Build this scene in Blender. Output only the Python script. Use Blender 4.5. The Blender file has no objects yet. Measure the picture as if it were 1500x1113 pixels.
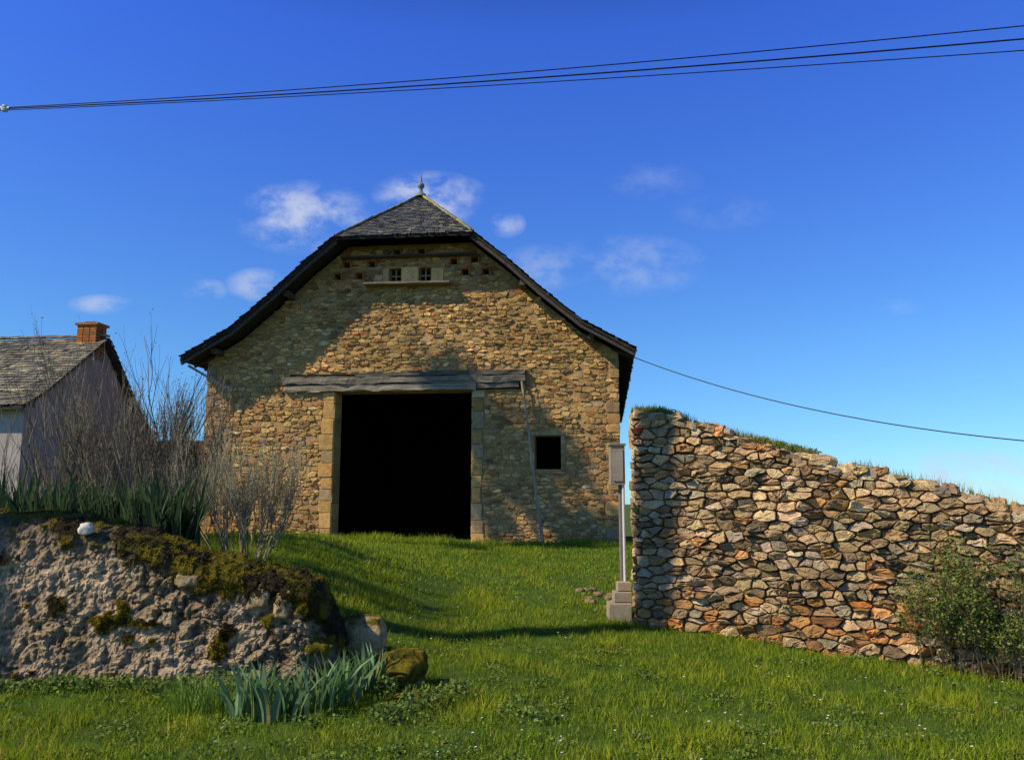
import bpy, math, random
import numpy as np
from mathutils import Vector, noise, Matrix
random.seed(7); rng=np.random.default_rng(7)
R=random.random
def U(a,b): return a+(b-a)*random.random()
def ss(a,b,x):
    t=(x-a)/(b-a); t=0.0 if t<0 else (1.0 if t>1 else t); return t*t*(3-2*t)
scene=bpy.context.scene
# ---------------------------------------------------------------- materials
def newmat(name):
    m=bpy.data.materials.new(name); m.use_nodes=True
    nt=m.node_tree; b=nt.nodes['Principled BSDF']; b.inputs['Specular IOR Level'].default_value=0.12
    return m,nt,b
def N(nt,t,**k):
    n=nt.nodes.new(t)
    for a,v in k.items(): setattr(n,a,v)
    return n
def attr_mat(name,rough=.9,n1=6,n2=45,lo=.6,hi=1.35,bump=.4,bdist=.02,stretch=None,spot=None,spotscale=3.0,spotth=.62,spotamt=.6,tint=None):
    m,nt,b=newmat(name); L=nt.links.new
    at=N(nt,'ShaderNodeAttribute',attribute_name='Col'); tc=N(nt,'ShaderNodeTexCoord')
    mp=N(nt,'ShaderNodeMapping'); L(tc.outputs['Object'],mp.inputs[0])
    if stretch: mp.inputs['Scale'].default_value=stretch
    a=N(nt,'ShaderNodeTexNoise'); a.inputs['Scale'].default_value=n1; a.inputs['Detail'].default_value=5; a.inputs['Roughness'].default_value=.65
    c=N(nt,'ShaderNodeTexNoise'); c.inputs['Scale'].default_value=n2; c.inputs['Detail'].default_value=6; c.inputs['Roughness'].default_value=.75
    L(mp.outputs[0],a.inputs['Vector']); L(mp.outputs[0],c.inputs['Vector'])
    add=N(nt,'ShaderNodeMath',operation='ADD'); L(a.outputs['Fac'],add.inputs[0]); L(c.outputs['Fac'],add.inputs[1])
    mr=N(nt,'ShaderNodeMapRange'); mr.inputs[1].default_value=.65; mr.inputs[2].default_value=1.35; mr.inputs[3].default_value=lo; mr.inputs[4].default_value=hi
    L(add.outputs[0],mr.inputs[0])
    mul=N(nt,'ShaderNodeVectorMath',operation='SCALE'); L(at.outputs['Color'],mul.inputs[0]); L(mr.outputs[0],mul.inputs['Scale'])
    out=mul.outputs[0]
    if spot:
        s=N(nt,'ShaderNodeTexNoise'); s.inputs['Scale'].default_value=spotscale; s.inputs['Detail'].default_value=8; s.inputs['Roughness'].default_value=.72
        L(tc.outputs['Object'],s.inputs['Vector'])
        r=N(nt,'ShaderNodeMapRange'); r.inputs[1].default_value=spotth-.06; r.inputs[2].default_value=spotth+.06; r.inputs[4].default_value=spotamt; L(s.outputs['Fac'],r.inputs[0])
        mx=N(nt,'ShaderNodeMix',data_type='RGBA'); L(r.outputs[0],mx.inputs[0]); L(out,mx.inputs[6]); mx.inputs[7].default_value=(*spot,1); out=mx.outputs[2]
    if tint:
        tm=N(nt,'ShaderNodeVectorMath',operation='MULTIPLY'); L(out,tm.inputs[0]); tm.inputs[1].default_value=tint; out=tm.outputs[0]
    L(out,b.inputs['Base Color']); b.inputs['Roughness'].default_value=rough
    bp=N(nt,'ShaderNodeBump'); bp.inputs['Strength'].default_value=bump; bp.inputs['Distance'].default_value=bdist
    L(c.outputs['Fac'],bp.inputs['Height']); L(bp.outputs[0],b.inputs['Normal'])
    return m
M_stone=attr_mat('rubble_stone',n1=9,n2=50,lo=.45,hi=1.4,spot=(.27,.175,.08),spotscale=2.2,spotth=.6,spotamt=.5,bump=.9,bdist=.03,tint=(1.2,1.0,.74))
M_wallst=attr_mat('field_stone',n1=9,n2=50,lo=.45,hi=1.45,spot=(.30,.22,.13),spotscale=2.2,spotth=.6,spotamt=.45,bump=.9,bdist=.03,tint=(1.25,1.10,.88))
M_mort=attr_mat('lime_mortar',n1=3,n2=22,lo=.4,hi=1.35,bump=1.0,bdist=.06,tint=(1.15,1.0,.8))
M_wood=attr_mat('old_wood',stretch=(.35,7,16),n1=2,n2=6,lo=.1,hi=1.9,bump=1,bdist=.05)
M_woodv=attr_mat('old_wood_pole',stretch=(8,8,1),n1=3,n2=9,lo=.4,hi=1.5,bump=.6)
M_slate=attr_mat('slate',rough=.6,n1=4,n2=30,lo=.55,hi=1.5,bump=.3,spot=(.28,.23,.11),spotscale=5,spotth=.6)
M_plaster=attr_mat('plaster',n1=1.2,n2=20,lo=.75,hi=1.2,bump=.3,spot=(.16,.14,.12),spotscale=.7,spotth=.6)
M_metal=attr_mat('dull_metal',rough=.5,lo=.8,hi=1.15,bump=.1)
M_conc=attr_mat('concrete',n1=4,n2=50,lo=.6,hi=1.25,bump=.5)
M_bark=attr_mat('bark',n1=10,n2=60,lo=.6,hi=1.3,bump=.5)
M_moss=attr_mat('mossy_masonry',n1=14,n2=40,lo=.25,hi=1.6,bump=1,bdist=.06,tint=(1.12,1.02,.86))
def leafmat(name,trans=.35,rough=.6,spec=.3):
    m,nt,b=newmat(name); L=nt.links.new
    at=N(nt,'ShaderNodeAttribute',attribute_name='Col')
    L(at.outputs['Color'],b.inputs['Base Color']); b.inputs['Roughness'].default_value=rough; b.inputs['Specular IOR Level'].default_value=spec
    tr=N(nt,'ShaderNodeBsdfTranslucent'); L(at.outputs['Color'],tr.inputs[0])
    mx=N(nt,'ShaderNodeMixShader'); mx.inputs[0].default_value=trans
    L(b.outputs[0],mx.inputs[1]); L(tr.outputs[0],mx.inputs[2]); L(mx.outputs[0],nt.nodes['Material Output'].inputs[0])
    return m
M_leaf=leafmat('leaf'); M_grass=leafmat('grass_blades',.4,.7,.06)
# ---------------------------------------------------------------- mesh builder
class MB:
    def __init__(s): s.v=[]; s.f=[]; s.c=[]
    def add(s,vs,fs,col):
        o=len(s.v); s.v.extend(tuple(p) for p in vs); s.f.extend(tuple(i+o for i in f) for f in fs)
        if isinstance(col,list): s.c.extend(col)
        else: s.c.extend([tuple(col)]*len(vs))
    def box(s,x0,x1,y0,y1,z0,z1,col):
        s.hexa([(x0,y0,z0),(x1,y0,z0),(x1,y1,z0),(x0,y1,z0)],[(x0,y0,z1),(x1,y0,z1),(x1,y1,z1),(x0,y1,z1)],col)
    def hexa(s,b,t,col):
        s.add(list(b)+list(t),[(3,2,1,0),(4,5,6,7),(0,1,5,4),(1,2,6,5),(2,3,7,6),(3,0,4,7)],col)
    def tube(s,pts,rads,col,n=6,cap=True):
        pts=[Vector(p) for p in pts]; vs=[]; fs=[]
        for i,p in enumerate(pts):
            d=(pts[min(i+1,len(pts)-1)]-pts[max(i-1,0)]).normalized()
            a=d.cross(Vector((0,0,1)) if abs(d.z)<.9 else Vector((1,0,0))).normalized(); b=d.cross(a)
            for k in range(n):
                t=2*math.pi*k/n; vs.append(p+(a*math.cos(t)+b*math.sin(t))*rads[i])
        for i in range(len(pts)-1):
            for k in range(n):
                fs.append((i*n+k,i*n+(k+1)%n,(i+1)*n+(k+1)%n,(i+1)*n+k))
        if cap: fs.append(tuple(range(n))); fs.append(tuple(range((len(pts)-1)*n,len(pts)*n)))
        s.add(vs,fs,col)
    def beam(s,p0,p1,w,h,col,seg=14,j=.012,up=Vector((0,0,1))):
        p0=Vector(p0);p1=Vector(p1);d=(p1-p0).normalized(); a=d.cross(up).normalized(); b=a.cross(d); vs=[];fs=[]
        prof=[(-.5,-.42),(-.42,-.5),(.42,-.5),(.5,-.42),(.5,.42),(.42,.5),(-.42,.5),(-.5,.42)]; n=8
        so=R()*50
        for i in range(seg+1):
            p=p0.lerp(p1,i/seg)
            for k,(x,y) in enumerate(prof):
                q=p+a*x*w+b*y*h
                nn=noise.noise_vector(Vector((i*.35+so,k*1.3,so)))*j*2
                vs.append(q+nn)
        for i in range(seg):
            for k in range(n): fs.append((i*n+k,i*n+(k+1)%n,(i+1)*n+(k+1)%n,(i+1)*n+k))
        fs.append(tuple(range(n))); fs.append(tuple(range(seg*n,(seg+1)*n)))
        s.add(vs,fs,col)
    def lathe(s,c,prof,col,n=14):
        vs=[];fs=[]
        for z,r in prof:
            for k in range(n): t=2*math.pi*k/n; vs.append((c[0]+r*math.cos(t),c[1]+r*math.sin(t),c[2]+z))
        for i in range(len(prof)-1):
            for k in range(n): fs.append((i*n+k,i*n+(k+1)%n,(i+1)*n+(k+1)%n,(i+1)*n+k))
        s.add(vs,fs,col)
    def build(s,name,mat,parent=None,smooth=False):
        me=bpy.data.meshes.new(name); me.from_pydata(s.v,[],s.f)
        a=me.color_attributes.new('Col','FLOAT_COLOR','POINT')
        arr=np.ones((len(s.v),4),dtype=np.float32); arr[:,:3]=np.array(s.c,dtype=np.float32)[:,:3]; a.data.foreach_set('color',arr.ravel())
        me.materials.append(mat)
        if smooth: me.polygons.foreach_set('use_smooth',[True]*len(me.polygons))
        me.update(); o=bpy.data.objects.new(name,me); scene.collection.objects.link(o)
        if parent: o.parent=parent
        return o
def empty(name,loc=(0,0,0),rz=0):
    e=bpy.data.objects.new(name,None); scene.collection.objects.link(e); e.location=loc; e.rotation_euler=(0,0,rz); e.empty_display_size=.3; return e
def tri_mesh(name,V,C,mat,nper,parent=None):
    n=V.shape[0]; me=bpy.data.meshes.new(name)
    me.vertices.add(n*nper); me.vertices.foreach_set('co',V.reshape(-1).astype(np.float32))
    me.loops.add(n*nper); me.loops.foreach_set('vertex_index',np.arange(n*nper,dtype=np.int32))
    me.polygons.add(n); me.polygons.foreach_set('loop_start',np.arange(0,n*nper,nper,dtype=np.int32)); me.polygons.foreach_set('loop_total',np.full(n,nper,dtype=np.int32))
    me.update(calc_edges=True)
    a=me.color_attributes.new('Col','FLOAT_COLOR','POINT'); arr=np.ones((n*nper,4),dtype=np.float32); arr[:,:3]=C.reshape(-1,3); a.data.foreach_set('color',arr.ravel())
    me.materials.append(mat); o=bpy.data.objects.new(name,me); scene.collection.objects.link(o)
    if parent: o.parent=parent
    return o
# ---------------------------------------------------------------- rubble masonry
def clip(poly,nx,nz,c):
    out=[]; m=len(poly)
    for i in range(m):
        a=poly[i]; b=poly[(i+1)%m]; da=a[0]*nx+a[1]*nz-c; db=b[0]*nx+b[1]*nz-c
        if da<=0: out.append(a)
        if (da<0<db) or (db<0<da):
            t=da/(da-db); out.append((a[0]+(b[0]-a[0])*t,a[1]+(b[1]-a[1])*t))
    return out
def stone(mb,poly,P,relief,gap,col,rough=1.0,cut=.2,tilt=.25,flat=0.0):
    m=len(poly)
    if m<3: return
    cx=sum(p[0] for p in poly)/m; cz=sum(p[1] for p in poly)/m
    pts=[]
    for i in range(m):
        a=poly[i]; b=poly[(i+1)%m]
        l=math.hypot(b[0]-a[0],b[1]-a[1])
        if l<.012: continue
        pts.append((a[0]+(b[0]-a[0])*cut,a[1]+(b[1]-a[1])*cut))
        if l>.13:
            j=U(-.06,.06)*l*rough; pts.append((a[0]+(b[0]-a[0])*.5+j*(b[1]-a[1])/l,a[1]+(b[1]-a[1])*.5-j*(b[0]-a[0])/l))
        pts.append((b[0]+(a[0]-b[0])*cut,b[1]+(a[1]-b[1])*cut))
    if len(pts)<4: return
    wx=max(p[0] for p in pts)-min(p[0] for p in pts); wz=max(p[1] for p in pts)-min(p[1] for p in pts)
    if wx<.035 or wz<.025: return
    sx=max(.3,1-2*gap/wx); sz=max(.3,1-2*gap/wz)
    tx=U(-tilt,tilt)*relief/(wx*.5); tz=U(-tilt,tilt)*relief/(wz*.5)
    n=len(pts); vs=[];fs=[]
    jj=.05*rough
    for r,(s,d) in enumerate([(1.0,-.03),(.985,relief*.6),(.92,relief*.95),(.5,relief)]):
        for p in pts:
            x=cx+(p[0]-cx)*sx*s+U(-jj,jj)*min(wx,wz)*.6; z=cz+(p[1]-cz)*sz*s+U(-jj,jj)*min(wx,wz)*.6
            dd=d if r==0 else d+(x-cx)*tx+(z-cz)*tz+U(-.13,.13)*relief*rough
            vs.append(P(x,z,dd))
    vs.append(P(cx+U(-.1,.1)*wx*rough,cz+U(-.1,.1)*wz*rough,relief*(1+U(-.12,.14)*rough)))
    for r in range(3):
        for k in range(n): fs.append((r*n+k,r*n+(k+1)%n,(r+1)*n+(k+1)%n,(r+1)*n+k))
    for k in range(n): fs.append((3*n+k,3*n+(k+1)%n,4*n))
    mb.add(vs,fs,col)
def rubble(mb,x0,x1,z0,z1,sw,sh,P,colf,inside,relief=.04,gap=.008,rects=(),rough=1.0,tilt=.25,extra=.22,skip=0.0,kk=.9,zj=.34):
    pts=[]; z=z0
    while z<z1:
        h=sh*U(.6,1.5); x=x0-R()*sw
        while x<x1+sw:
            w=sw*random.choice([U(.45,.8),U(.7,1.2),U(1.1,1.9)]); pts.append((x+w/2,z+h/2+U(-zj,zj)*h)); x+=w
        z+=h
    for i in range(int(len(pts)*extra)): pts.append((U(x0,x1),U(z0,z1)))
    A=np.array(pts); k=sw/sh*kk; S=A.copy(); S[:,1]*=k
    for i in range(len(A)):
        cx,cz=A[i]
        if R()<skip: continue
        if not inside(cx,cz): continue
        if any(r[0]<cx<r[1] and r[2]<cz<r[3] for r in rects): continue
        d=(S[:,0]-S[i,0])**2+(S[:,1]-S[i,1])**2
        idx=np.argpartition(d,18)[:18] if len(A)>19 else range(len(A))
        px,pz=S[i]; q=2.2*sw
        poly=[(px-q,pz-q),(px+q,pz-q),(px+q,pz+q),(px-q,pz+q)]
        for j in idx:
            if j==i: continue
            nx=S[j,0]-px; nz=S[j,1]-pz
            poly=clip(poly,nx,nz,nx*(px+S[j,0])/2+nz*(pz+S[j,1])/2)
            if len(poly)<3: break
        if len(poly)<3: continue
        poly=[(a,b/k) for a,b in poly]
        for cl in ((-1,0,-x0),(1,0,x1),(0,-1,-z0),(0,1,z1)):
            poly=clip(poly,*cl)
            if len(poly)<3: break
        if len(poly)<3: continue
        for r in rects:
            if max(p[0] for p in poly)>r[0] and min(p[0] for p in poly)<r[1] and max(p[1] for p in poly)>r[2] and min(p[1] for p in poly)<r[3]:
                c=[(r[0]-cx,0),(cx-r[1],1),(r[2]-cz,2),(cz-r[3],3)]; b=max(c)[1]
                poly=clip(poly,*[(1,0,r[0]),(-1,0,-r[1]),(0,1,r[2]),(0,-1,-r[3])][b])
                if len(poly)<3: break
        if len(poly)<3: continue
        stone(mb,poly,P,relief*U(.35,1.4),gap*U(.4,2.0),colf(cx,cz),rough,cut=U(.05,.15),tilt=tilt)
def pick(pal,v0=.78,v1=1.2):
    t=R()*sum(p[0] for p in pal)
    for w,c in pal:
        t-=w
        if t<=0: break
    v=U(v0,v1); return tuple(x*v*U(.95,1.05) for x in c)
# ---------------------------------------------------------------- terrain
def H(x,y):
    h=.62*ss(7,19,y)
    h+=.9*ss(-.5,-3.6,x)*ss(7.95,9.7,y)*(1-ss(12,19,y)*.85)
    h-=.055*max(0,min(x,14))*(1-ss(9,21,y))
    if y>27: h-=min(14,.09*(y-27))
    if y>200: h+=8*ss(400,1500,y)*(.6+.5*noise.noise(Vector((x*.0012,y*.0006,3))))
    if abs(x)<60 and -5<y<60:
        h+=.045*noise.noise(Vector((x*.9,y*.9,0)))*ss(3,7,y)+.02*noise.noise(Vector((x*3,y*3,5)))
    return h
def axis(a,b,fine0,fine1,st):
    l=list(np.arange(fine0,fine1+1e-6,st)); x=fine1; s=st
    while x<b: s*=1.35; x+=s; l.append(min(x,b))
    x=fine0; s=st
    while x>a: s*=1.35; x-=s; l.append(max(x,a))
    return sorted(l)
XS=axis(-4000,4000,-10,12,.16); YS=axis(-1500,5000,3,26,.16)
g=MB()
for y in YS:
    for x in XS: g.v.append((x,y,H(x,y)))
nx=len(XS)
for j in range(len(YS)-1):
    for i in range(nx-1): g.f.append((j*nx+i,j*nx+i+1,(j+1)*nx+i+1,(j+1)*nx+i))
g.c=[(.05,.09,.02)]*len(g.v)
m,nt,b=newmat('lawn_soil'); L=nt.links.new
tc=N(nt,'ShaderNodeTexCoord'); a=N(nt,'ShaderNodeTexNoise'); a.inputs['Scale'].default_value=1.4; a.inputs['Detail'].default_value=10; a.inputs['Roughness'].default_value=.75
L(tc.outputs['Object'],a.inputs['Vector'])
cr=N(nt,'ShaderNodeValToRGB'); cr.color_ramp.elements[0].position=.3; cr.color_ramp.elements[0].color=(.035,.055,.012,1); cr.color_ramp.elements[1].position=.7; cr.color_ramp.elements[1].color=(.11,.165,.02,1)
L(a.outputs['Fac'],cr.inputs[0]); L(cr.outputs[0],b.inputs['Base Color']); b.inputs['Roughness'].default_value=1
bp=N(nt,'ShaderNodeBump'); bp.inputs['Distance'].default_value=.05; L(a.outputs['Fac'],bp.inputs['Height']); L(bp.outputs[0],b.inputs['Normal'])
g.build('grassy_ground',m,smooth=True)
# ---------------------------------------------------------------- BARN
BC=(-2.85,22,0); BA=-math.radians(6.5)
barn=empty('stone_barn',BC,BA)
G0=.4
prof=[(0,10.69),(1.86,8.88),(2.8,8.10),(3.7,7.26),(4.75,6.38),(6.12,5.6)]
def rz(u):
    u=abs(u)
    for (a,za),(b,zb) in zip(prof,prof[1:]):
        if u<=b: return za+(zb-za)*(u-a)/(b-a)
    return prof[-1][1]
HIPZ=8.84
def wtop(u): return min(rz(u),HIPZ+.15)-.2
holes=[(-1.78,8.26),(-1.06,8.26),(-2.03,7.93),(-1.41,7.93),(1.26,8.26),(1.84,8.3),(1.58,7.95),(2.15,7.95),(-.35,8.56),(.35,8.56)]
rects=[(-2.0,1.8,0,4.69),(3.47,4.16,2.56,3.44),(-.56,-.22,7.74,8.12),(.28,.62,7.74,8.12)]+[(u-.09,u+.09,z-.08,z+.08) for u,z in holes]
bu=sorted(set([-5.7,5.7]+[s*p[0] for p in prof[:-1] for s in (1,-1)]+[r[0] for r in rects]+[r[1] for r in rects]))
bu=[u for u in bu if -5.7<=u<=5.7]
w=MB(); mc=(.56,.38,.18)
for a,bb in zip(bu,bu[1:]):
    if bb-a<1e-4: continue
    mid=(a+bb)/2; iv=[]; z=G0-.6
    for r in sorted([r for r in rects if r[0]<mid<r[1]],key=lambda r:r[2]):
        if r[2]>z: iv.append((z,r[2],False))
        z=r[3]
    iv.append((z,None,True))
    for z0,z1,top in iv:
        ta=wtop(a) if top else z1; tb=wtop(bb) if top else z1
        w.hexa([(a,0,z0),(bb,0,z0),(bb,.6,z0),(a,.6,z0)],[(a,0,ta),(bb,0,tb),(bb,.6,tb),(a,.6,ta)],mc)
w.build('gable_wall_core',M_mort,barn)
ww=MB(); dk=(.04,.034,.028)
for sg in (1,-1):
    a,b_=sg*5.1,sg*5.7; za,zb=rz(5.1)-.11,rz(5.7)-.11
    ww.hexa([(a,.602,-.3),(b_,.602,-.3),(b_,18,-.3),(a,18,-.3)],[(a,.602,za),(b_,.602,zb),(b_,18,zb),(a,18,za)],(.3,.22,.13))
ww.build('side_walls',M_mort,barn)
ww=MB()
pu=[-5.098,-4.75,-3.7,-2.8,-1.86,0,1.86,2.8,3.7,4.75,5.098]
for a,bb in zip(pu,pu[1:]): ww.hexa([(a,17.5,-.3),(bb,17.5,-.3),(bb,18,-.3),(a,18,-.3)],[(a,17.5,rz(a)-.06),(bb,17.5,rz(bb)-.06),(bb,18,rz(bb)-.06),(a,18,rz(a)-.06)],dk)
ww.box(-5.097,-5.04,.61,17.49,0,5.95,dk); ww.box(5.04,5.097,.61,17.49,0,5.95,dk); ww.box(-5,5,.3,17.49,.1,.62,(.02,.017,.013)); ww.build('interior',M_mort,barn)  # near-black lining and floor colours stand in for interior shade
ww=MB(); ww.box(-2.2,2.2,.7,.8,7.3,8.5,(.012,.01,.01)); ww.box(3.2,4.5,1.4,1.5,2.0,4.0,(.012,.01,.01)); ww.build('dark_opening_backs',M_mort,barn)  # near-black panels paint the shade behind the pigeon openings and small window
pal_b=[(6,(.55,.385,.17)),(4,(.64,.47,.23)),(3,(.43,.30,.145)),(1.3,(.40,.33,.215)),(1.0,(.48,.25,.11)),(1,(.29,.21,.115)),(.7,(.74,.60,.36))]
def bcol(x,z):
    c=pick(pal_b,.7,1.22); n=noise.noise(Vector((x*.45,z*.45,9)))+.4*noise.noise(Vector((x*1.5,z*1.5,2)))
    c=tuple(q*(1+.35*n) for q in c)
    if z>7.5 and R()<.3: c=tuple(q*r for q,r in zip(c,(.9,.62,.55)))
    return c
FP=lambda x,z,d:(x,-d,z)
door_frames=[]
z=G0-.2
while z<4.65:
    h=min(U(.3,.52),4.69-z); door_frames.append((-2.0-U(.3,.42),-2.0,z,z+h)); z+=h
z=G0-.2
while z<4.65:
    h=min(U(.3,.52),4.69-z); door_frames.append((1.8,1.8+U(.24,.36),z,z+h)); z+=h
quo=[]
z=G0-.3
while z<5.4:
    h=U(.2,.36)
    if R()<.75: quo.append((-5.72,-5.72+U(.25,.5),z,z+h))
    if R()<.75: quo.append((5.72-U(.25,.5),5.72,z,z+h))
    z+=h
win=[(3.33,3.47,2.5,3.0),(3.36,3.47,3.0,3.44),(4.16,4.29,2.5,2.95),(4.16,4.27,2.95,3.44),(3.34,4.28,3.44,3.57),(3.34,4.3,2.43,2.5)]
win2=[(-.74,-.56,7.7,8.16),(-.22,.28,7.7,8.16),(.62,.98,7.7,8.1),(-.98,-.74,7.7,7.95)]
lint=(-3.45,3.22,4.70,5.2)
big=door_frames+quo+win+win2
s=MB()
rubble(s,-5.7,5.7,G0-.2,9.0,.225,.112,FP,bcol,lambda x,z: z<wtop(x)-.05,relief=.032,gap=.013,rects=rects+big+[lint,(-1.2,1.2,7.58,7.7)],tilt=.6,extra=.25,skip=.13,rough=1.5,kk=1.0)
s.build('rubble_stones',M_stone,barn)
s=MB()
def rect_poly(r):
    x0,x1,z0,z1=r
    return [(x0,z0),(x1,z0),(x1,z1),(x0,z1)]
for r in door_frames: stone(s,rect_poly(r),FP,U(.035,.05),.003,pick([(3,(.58,.41,.18)),(2,(.52,.34,.14)),(1,(.47,.38,.24))]),.3,.05,.15)
for r in quo: stone(s,rect_poly(r),FP,U(.03,.045),.006,pick([(3,(.50,.35,.16)),(1,(.38,.29,.18))]),.6,.1,.2)
for r in win: stone(s,rect_poly(r),FP,.03,.004,pick([(3,(.42,.31,.17)),(2,(.38,.27,.14))]),.3,.06,.1)
for r in win2: stone(s,rect_poly(r),FP,.04,.004,pick([(3,(.70,.50,.24)),(2,(.6,.42,.2))]),.2,.06,.1)
s.build('dressed_stones',M_stone,barn)
s=MB()
for sx,xx in ((1,-2.0),(-1,1.8)):
    z=G0-.1
    while z<4.6:
        h=U(.3,.5); zt=min(z+h,4.68)
        stone(s,[(0.0,z),(.58,z),(.58,zt),(0.0,zt)],lambda a,b,d,xx=xx,sx=sx:(xx+sx*d,a-.03,b),.02,.003,pick([(1,(.5,.37,.18))]),.3,.06,.1); z+=h
s.build('door_reveals',M_stone,barn)
t=MB(); t.beam((-3.45,-.06,4.99),(3.24,-.05,4.97),.22,.20,(.30,.25,.18),seg=50,j=.026)
t.beam((-3.42,-.03,4.78),(1.9,-.03,4.78),.20,.17,(.42,.34,.24),seg=44,j=.02)
t.beam((-1.4,-.07,5.13),(3.24,-.06,5.14),.22,.11,(.18,.15,.11),seg=36,j=.02); t.beam((1.95,-.03,4.79),(3.05,-.03,4.80),.18,.14,(.25,.2,.15),seg=12,j=.015); t.build('door_lintel',M_wood,barn)
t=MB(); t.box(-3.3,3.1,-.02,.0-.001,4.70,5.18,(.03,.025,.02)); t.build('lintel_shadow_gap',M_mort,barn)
t=MB(); t.beam((-1.2,-.14,7.64),(1.2,-.14,7.62),.38,.06,(.3,.24,.16),seg=10,j=.006)
t.beam((-1.9,-.1,8.43),(1.9,-.1,8.43),.26,.05,(.14,.11,.08),seg=16,j=.008); t.build('pigeon_ledge',M_wood,barn)
t=MB()
for (a,bb) in ((-.56,-.22),(.28,.62)):
    m_=(a+bb)/2; t.box(m_-.02,m_+.02,.1,.14,7.74,8.12,(.4,.26,.12)); t.box(a,bb,.102,.138,7.9,7.94,(.4,.26,.12)); t.box(a,a+.04,.1,.14,7.74,8.12,(.3,.2,.1)); t.box(bb-.04,bb,.1,.14,7.74,8.12,(.3,.2,.1))
t.build('pigeon_windows',M_woodv,barn)
t=MB()
for u,z in holes:
    for r in ((u-.15,u-.09,z-.1,z+.1),(u+.09,u+.15,z-.1,z+.1),(u-.15,u+.15,z+.08,z+.13)): stone(t,rect_poly(r),FP,.05,.001,(.40,.15,.09),.2,.05,.05)
t.build('pigeon_hole_bricks',M_stone,barn)
t=MB(); t.tube([(3.72,-.45,.6),(3.5,-.35,2.2),(3.34,-.22,3.5),(3.12,-.12,5.05)],[.045,.042,.038,.032],(.42,.32,.19),n=7); t.build('leaning_pole',M_woodv,barn)
# roof
VF=-.78; VA=1.3; VB=18.4
def vfront(u):
    u=abs(u); return VF if u>=1.86 else VF+(VA-VF)*(1-u/1.86)
roof=MB(); und=(.06,.048,.035)
for sg in (1,-1):
    for (a,za),(b_,zb) in zip(prof,prof[1:]):
        th=.1
        bt=[(sg*a,vfront(a),za-th),(sg*b_,vfront(b_),zb-th),(sg*b_,VB,zb-th),(sg*a,VB,za-th)]
        tp=[(x,y,z+th-.02) for x,y,z in bt]; roof.hexa(bt,tp,und)
roof.hexa([(-1.86,VF,HIPZ-.1),(1.86,VF,HIPZ-.1),(.01,VA,10.59),(-.01,VA,10.59)],[(-1.86,VF,HIPZ-.02),(1.86,VF,HIPZ-.02),(.01,VA,10.67),(-.01,VA,10.67)],und)
roof.build('roof_boards',M_wood,barn)
def slates(mb,bl,br,tr,tl,ex=.17,wd=.2,pal=None,lift=.02,drop=.05,over=.04):
    bl,br,tr,tl=[Vector(p) for p in (bl,br,tr,tl)]
    nrm=(br-bl).cross(tl-bl).normalized()
    if nrm.z<0: nrm=-nrm
    Ls=((tl-bl).length+(tr-br).length)/2; n=max(1,int(round(Ls/ex)))
    for i in range(n):
        t0=i/n; t1=min((i+1.6)/n,1.0)
        a0=bl.lerp(tl,t0); b0=br.lerp(tr,t0); a1=bl.lerp(tl,t1); b1=br.lerp(tr,t1); W=(b0-a0).length
        if W<.05: continue
        x=-over*R()
        up=(a1-a0).normalized()
        while x<W+over*.5:
            w_=wd*U(.55,1.45); x2=min(x+w_,W+over)
            f0=x/W; f1=(x2-.008)/W
            d=drop*U(-.3,1.0) if i==0 else U(-.02,.02)
            l0=lift*U(.8,1.5)+U(0,.012); l1=lift*U(.8,1.5)+U(0,.012)
            p0=a0+(b0-a0)*f0-up*d+nrm*l0; p1=a0+(b0-a0)*f1-up*(d+U(-.01,.01))+nrm*l1
            q1=a1+(b1-a1)*min(max(f1,0),1)+nrm*.004; q0=a1+(b1-a1)*min(max(f0,0),1)+nrm*.004
            c=pick(pal,.6,1.35); mb.add([p0,p1,q1,q0,p0-nrm*.02,p1-nrm*.02],[(0,1,2,3),(4,5,1,0)],c); x=x2
pal_s=[(4,(.085,.09,.10)),(3,(.11,.11,.11)),(2,(.14,.13,.10)),(1,(.05,.055,.065)),(.5,(.2,.19,.15))]
r=MB()
slates(r,(-1.9,VF-.03,HIPZ-.02),(1.9,VF-.03,HIPZ-.02),(.02,VA,10.69),(-.02,VA,10.69),ex=.13,wd=.15,pal=pal_s,lift=.025)
for sg in (1,-1):
    for (a,za),(b_,zb) in zip(prof,prof[1:]):
        slates(r,(sg*b_,vfront(b_)-.03,zb),(sg*b_,VB,zb),(sg*a,VB,za),(sg*a,vfront(a)-.03,za),ex=.2,wd=.3,pal=pal_s,over=.07)
r.build('slate_roof',M_slate,barn)
t=MB()
for sg in (1,-1):
    for i in range(12):
        A0=Vector((sg*1.9,VF-.02,HIPZ+.03)); B0=Vector((0,VA,10.76))
        p=A0.lerp(B0,i/12); q=A0.lerp(B0,(i+1.1)/12)
        t.beam(p,q+Vector((0,0,.015)),.11,.04,pick([(1,(.45,.35,.13)),(1,(.26,.24,.14))]),seg=2,j=.008)
t.box(-.1,.1,VA,VB,10.72,10.78,(.25,.22,.16)); t.build('hip_ridges',M_slate,barn)
t=MB()
for sg in (1,-1):
    for (a,za),(b_,zb) in zip(prof[1:],prof[2:]):
        t.beam((sg*a,VF+.08,za-.16),(sg*b_,VF+.08,zb-.16),.07,.09,(.09,.075,.06),seg=6,j=.006)
for u in (-5.3,-3.3,3.2,5.0):
    t.beam((u,VF+.25,rz(u)-.26),(u,.3,rz(u)-.26),.14,.14,(.12,.095,.07),seg=3,j=.01)
t.beam((-6.05,-.45,5.42),(-4.9,-.1,4.75),.09,.06,(.34,.31,.27),seg=6,j=.01)
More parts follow.
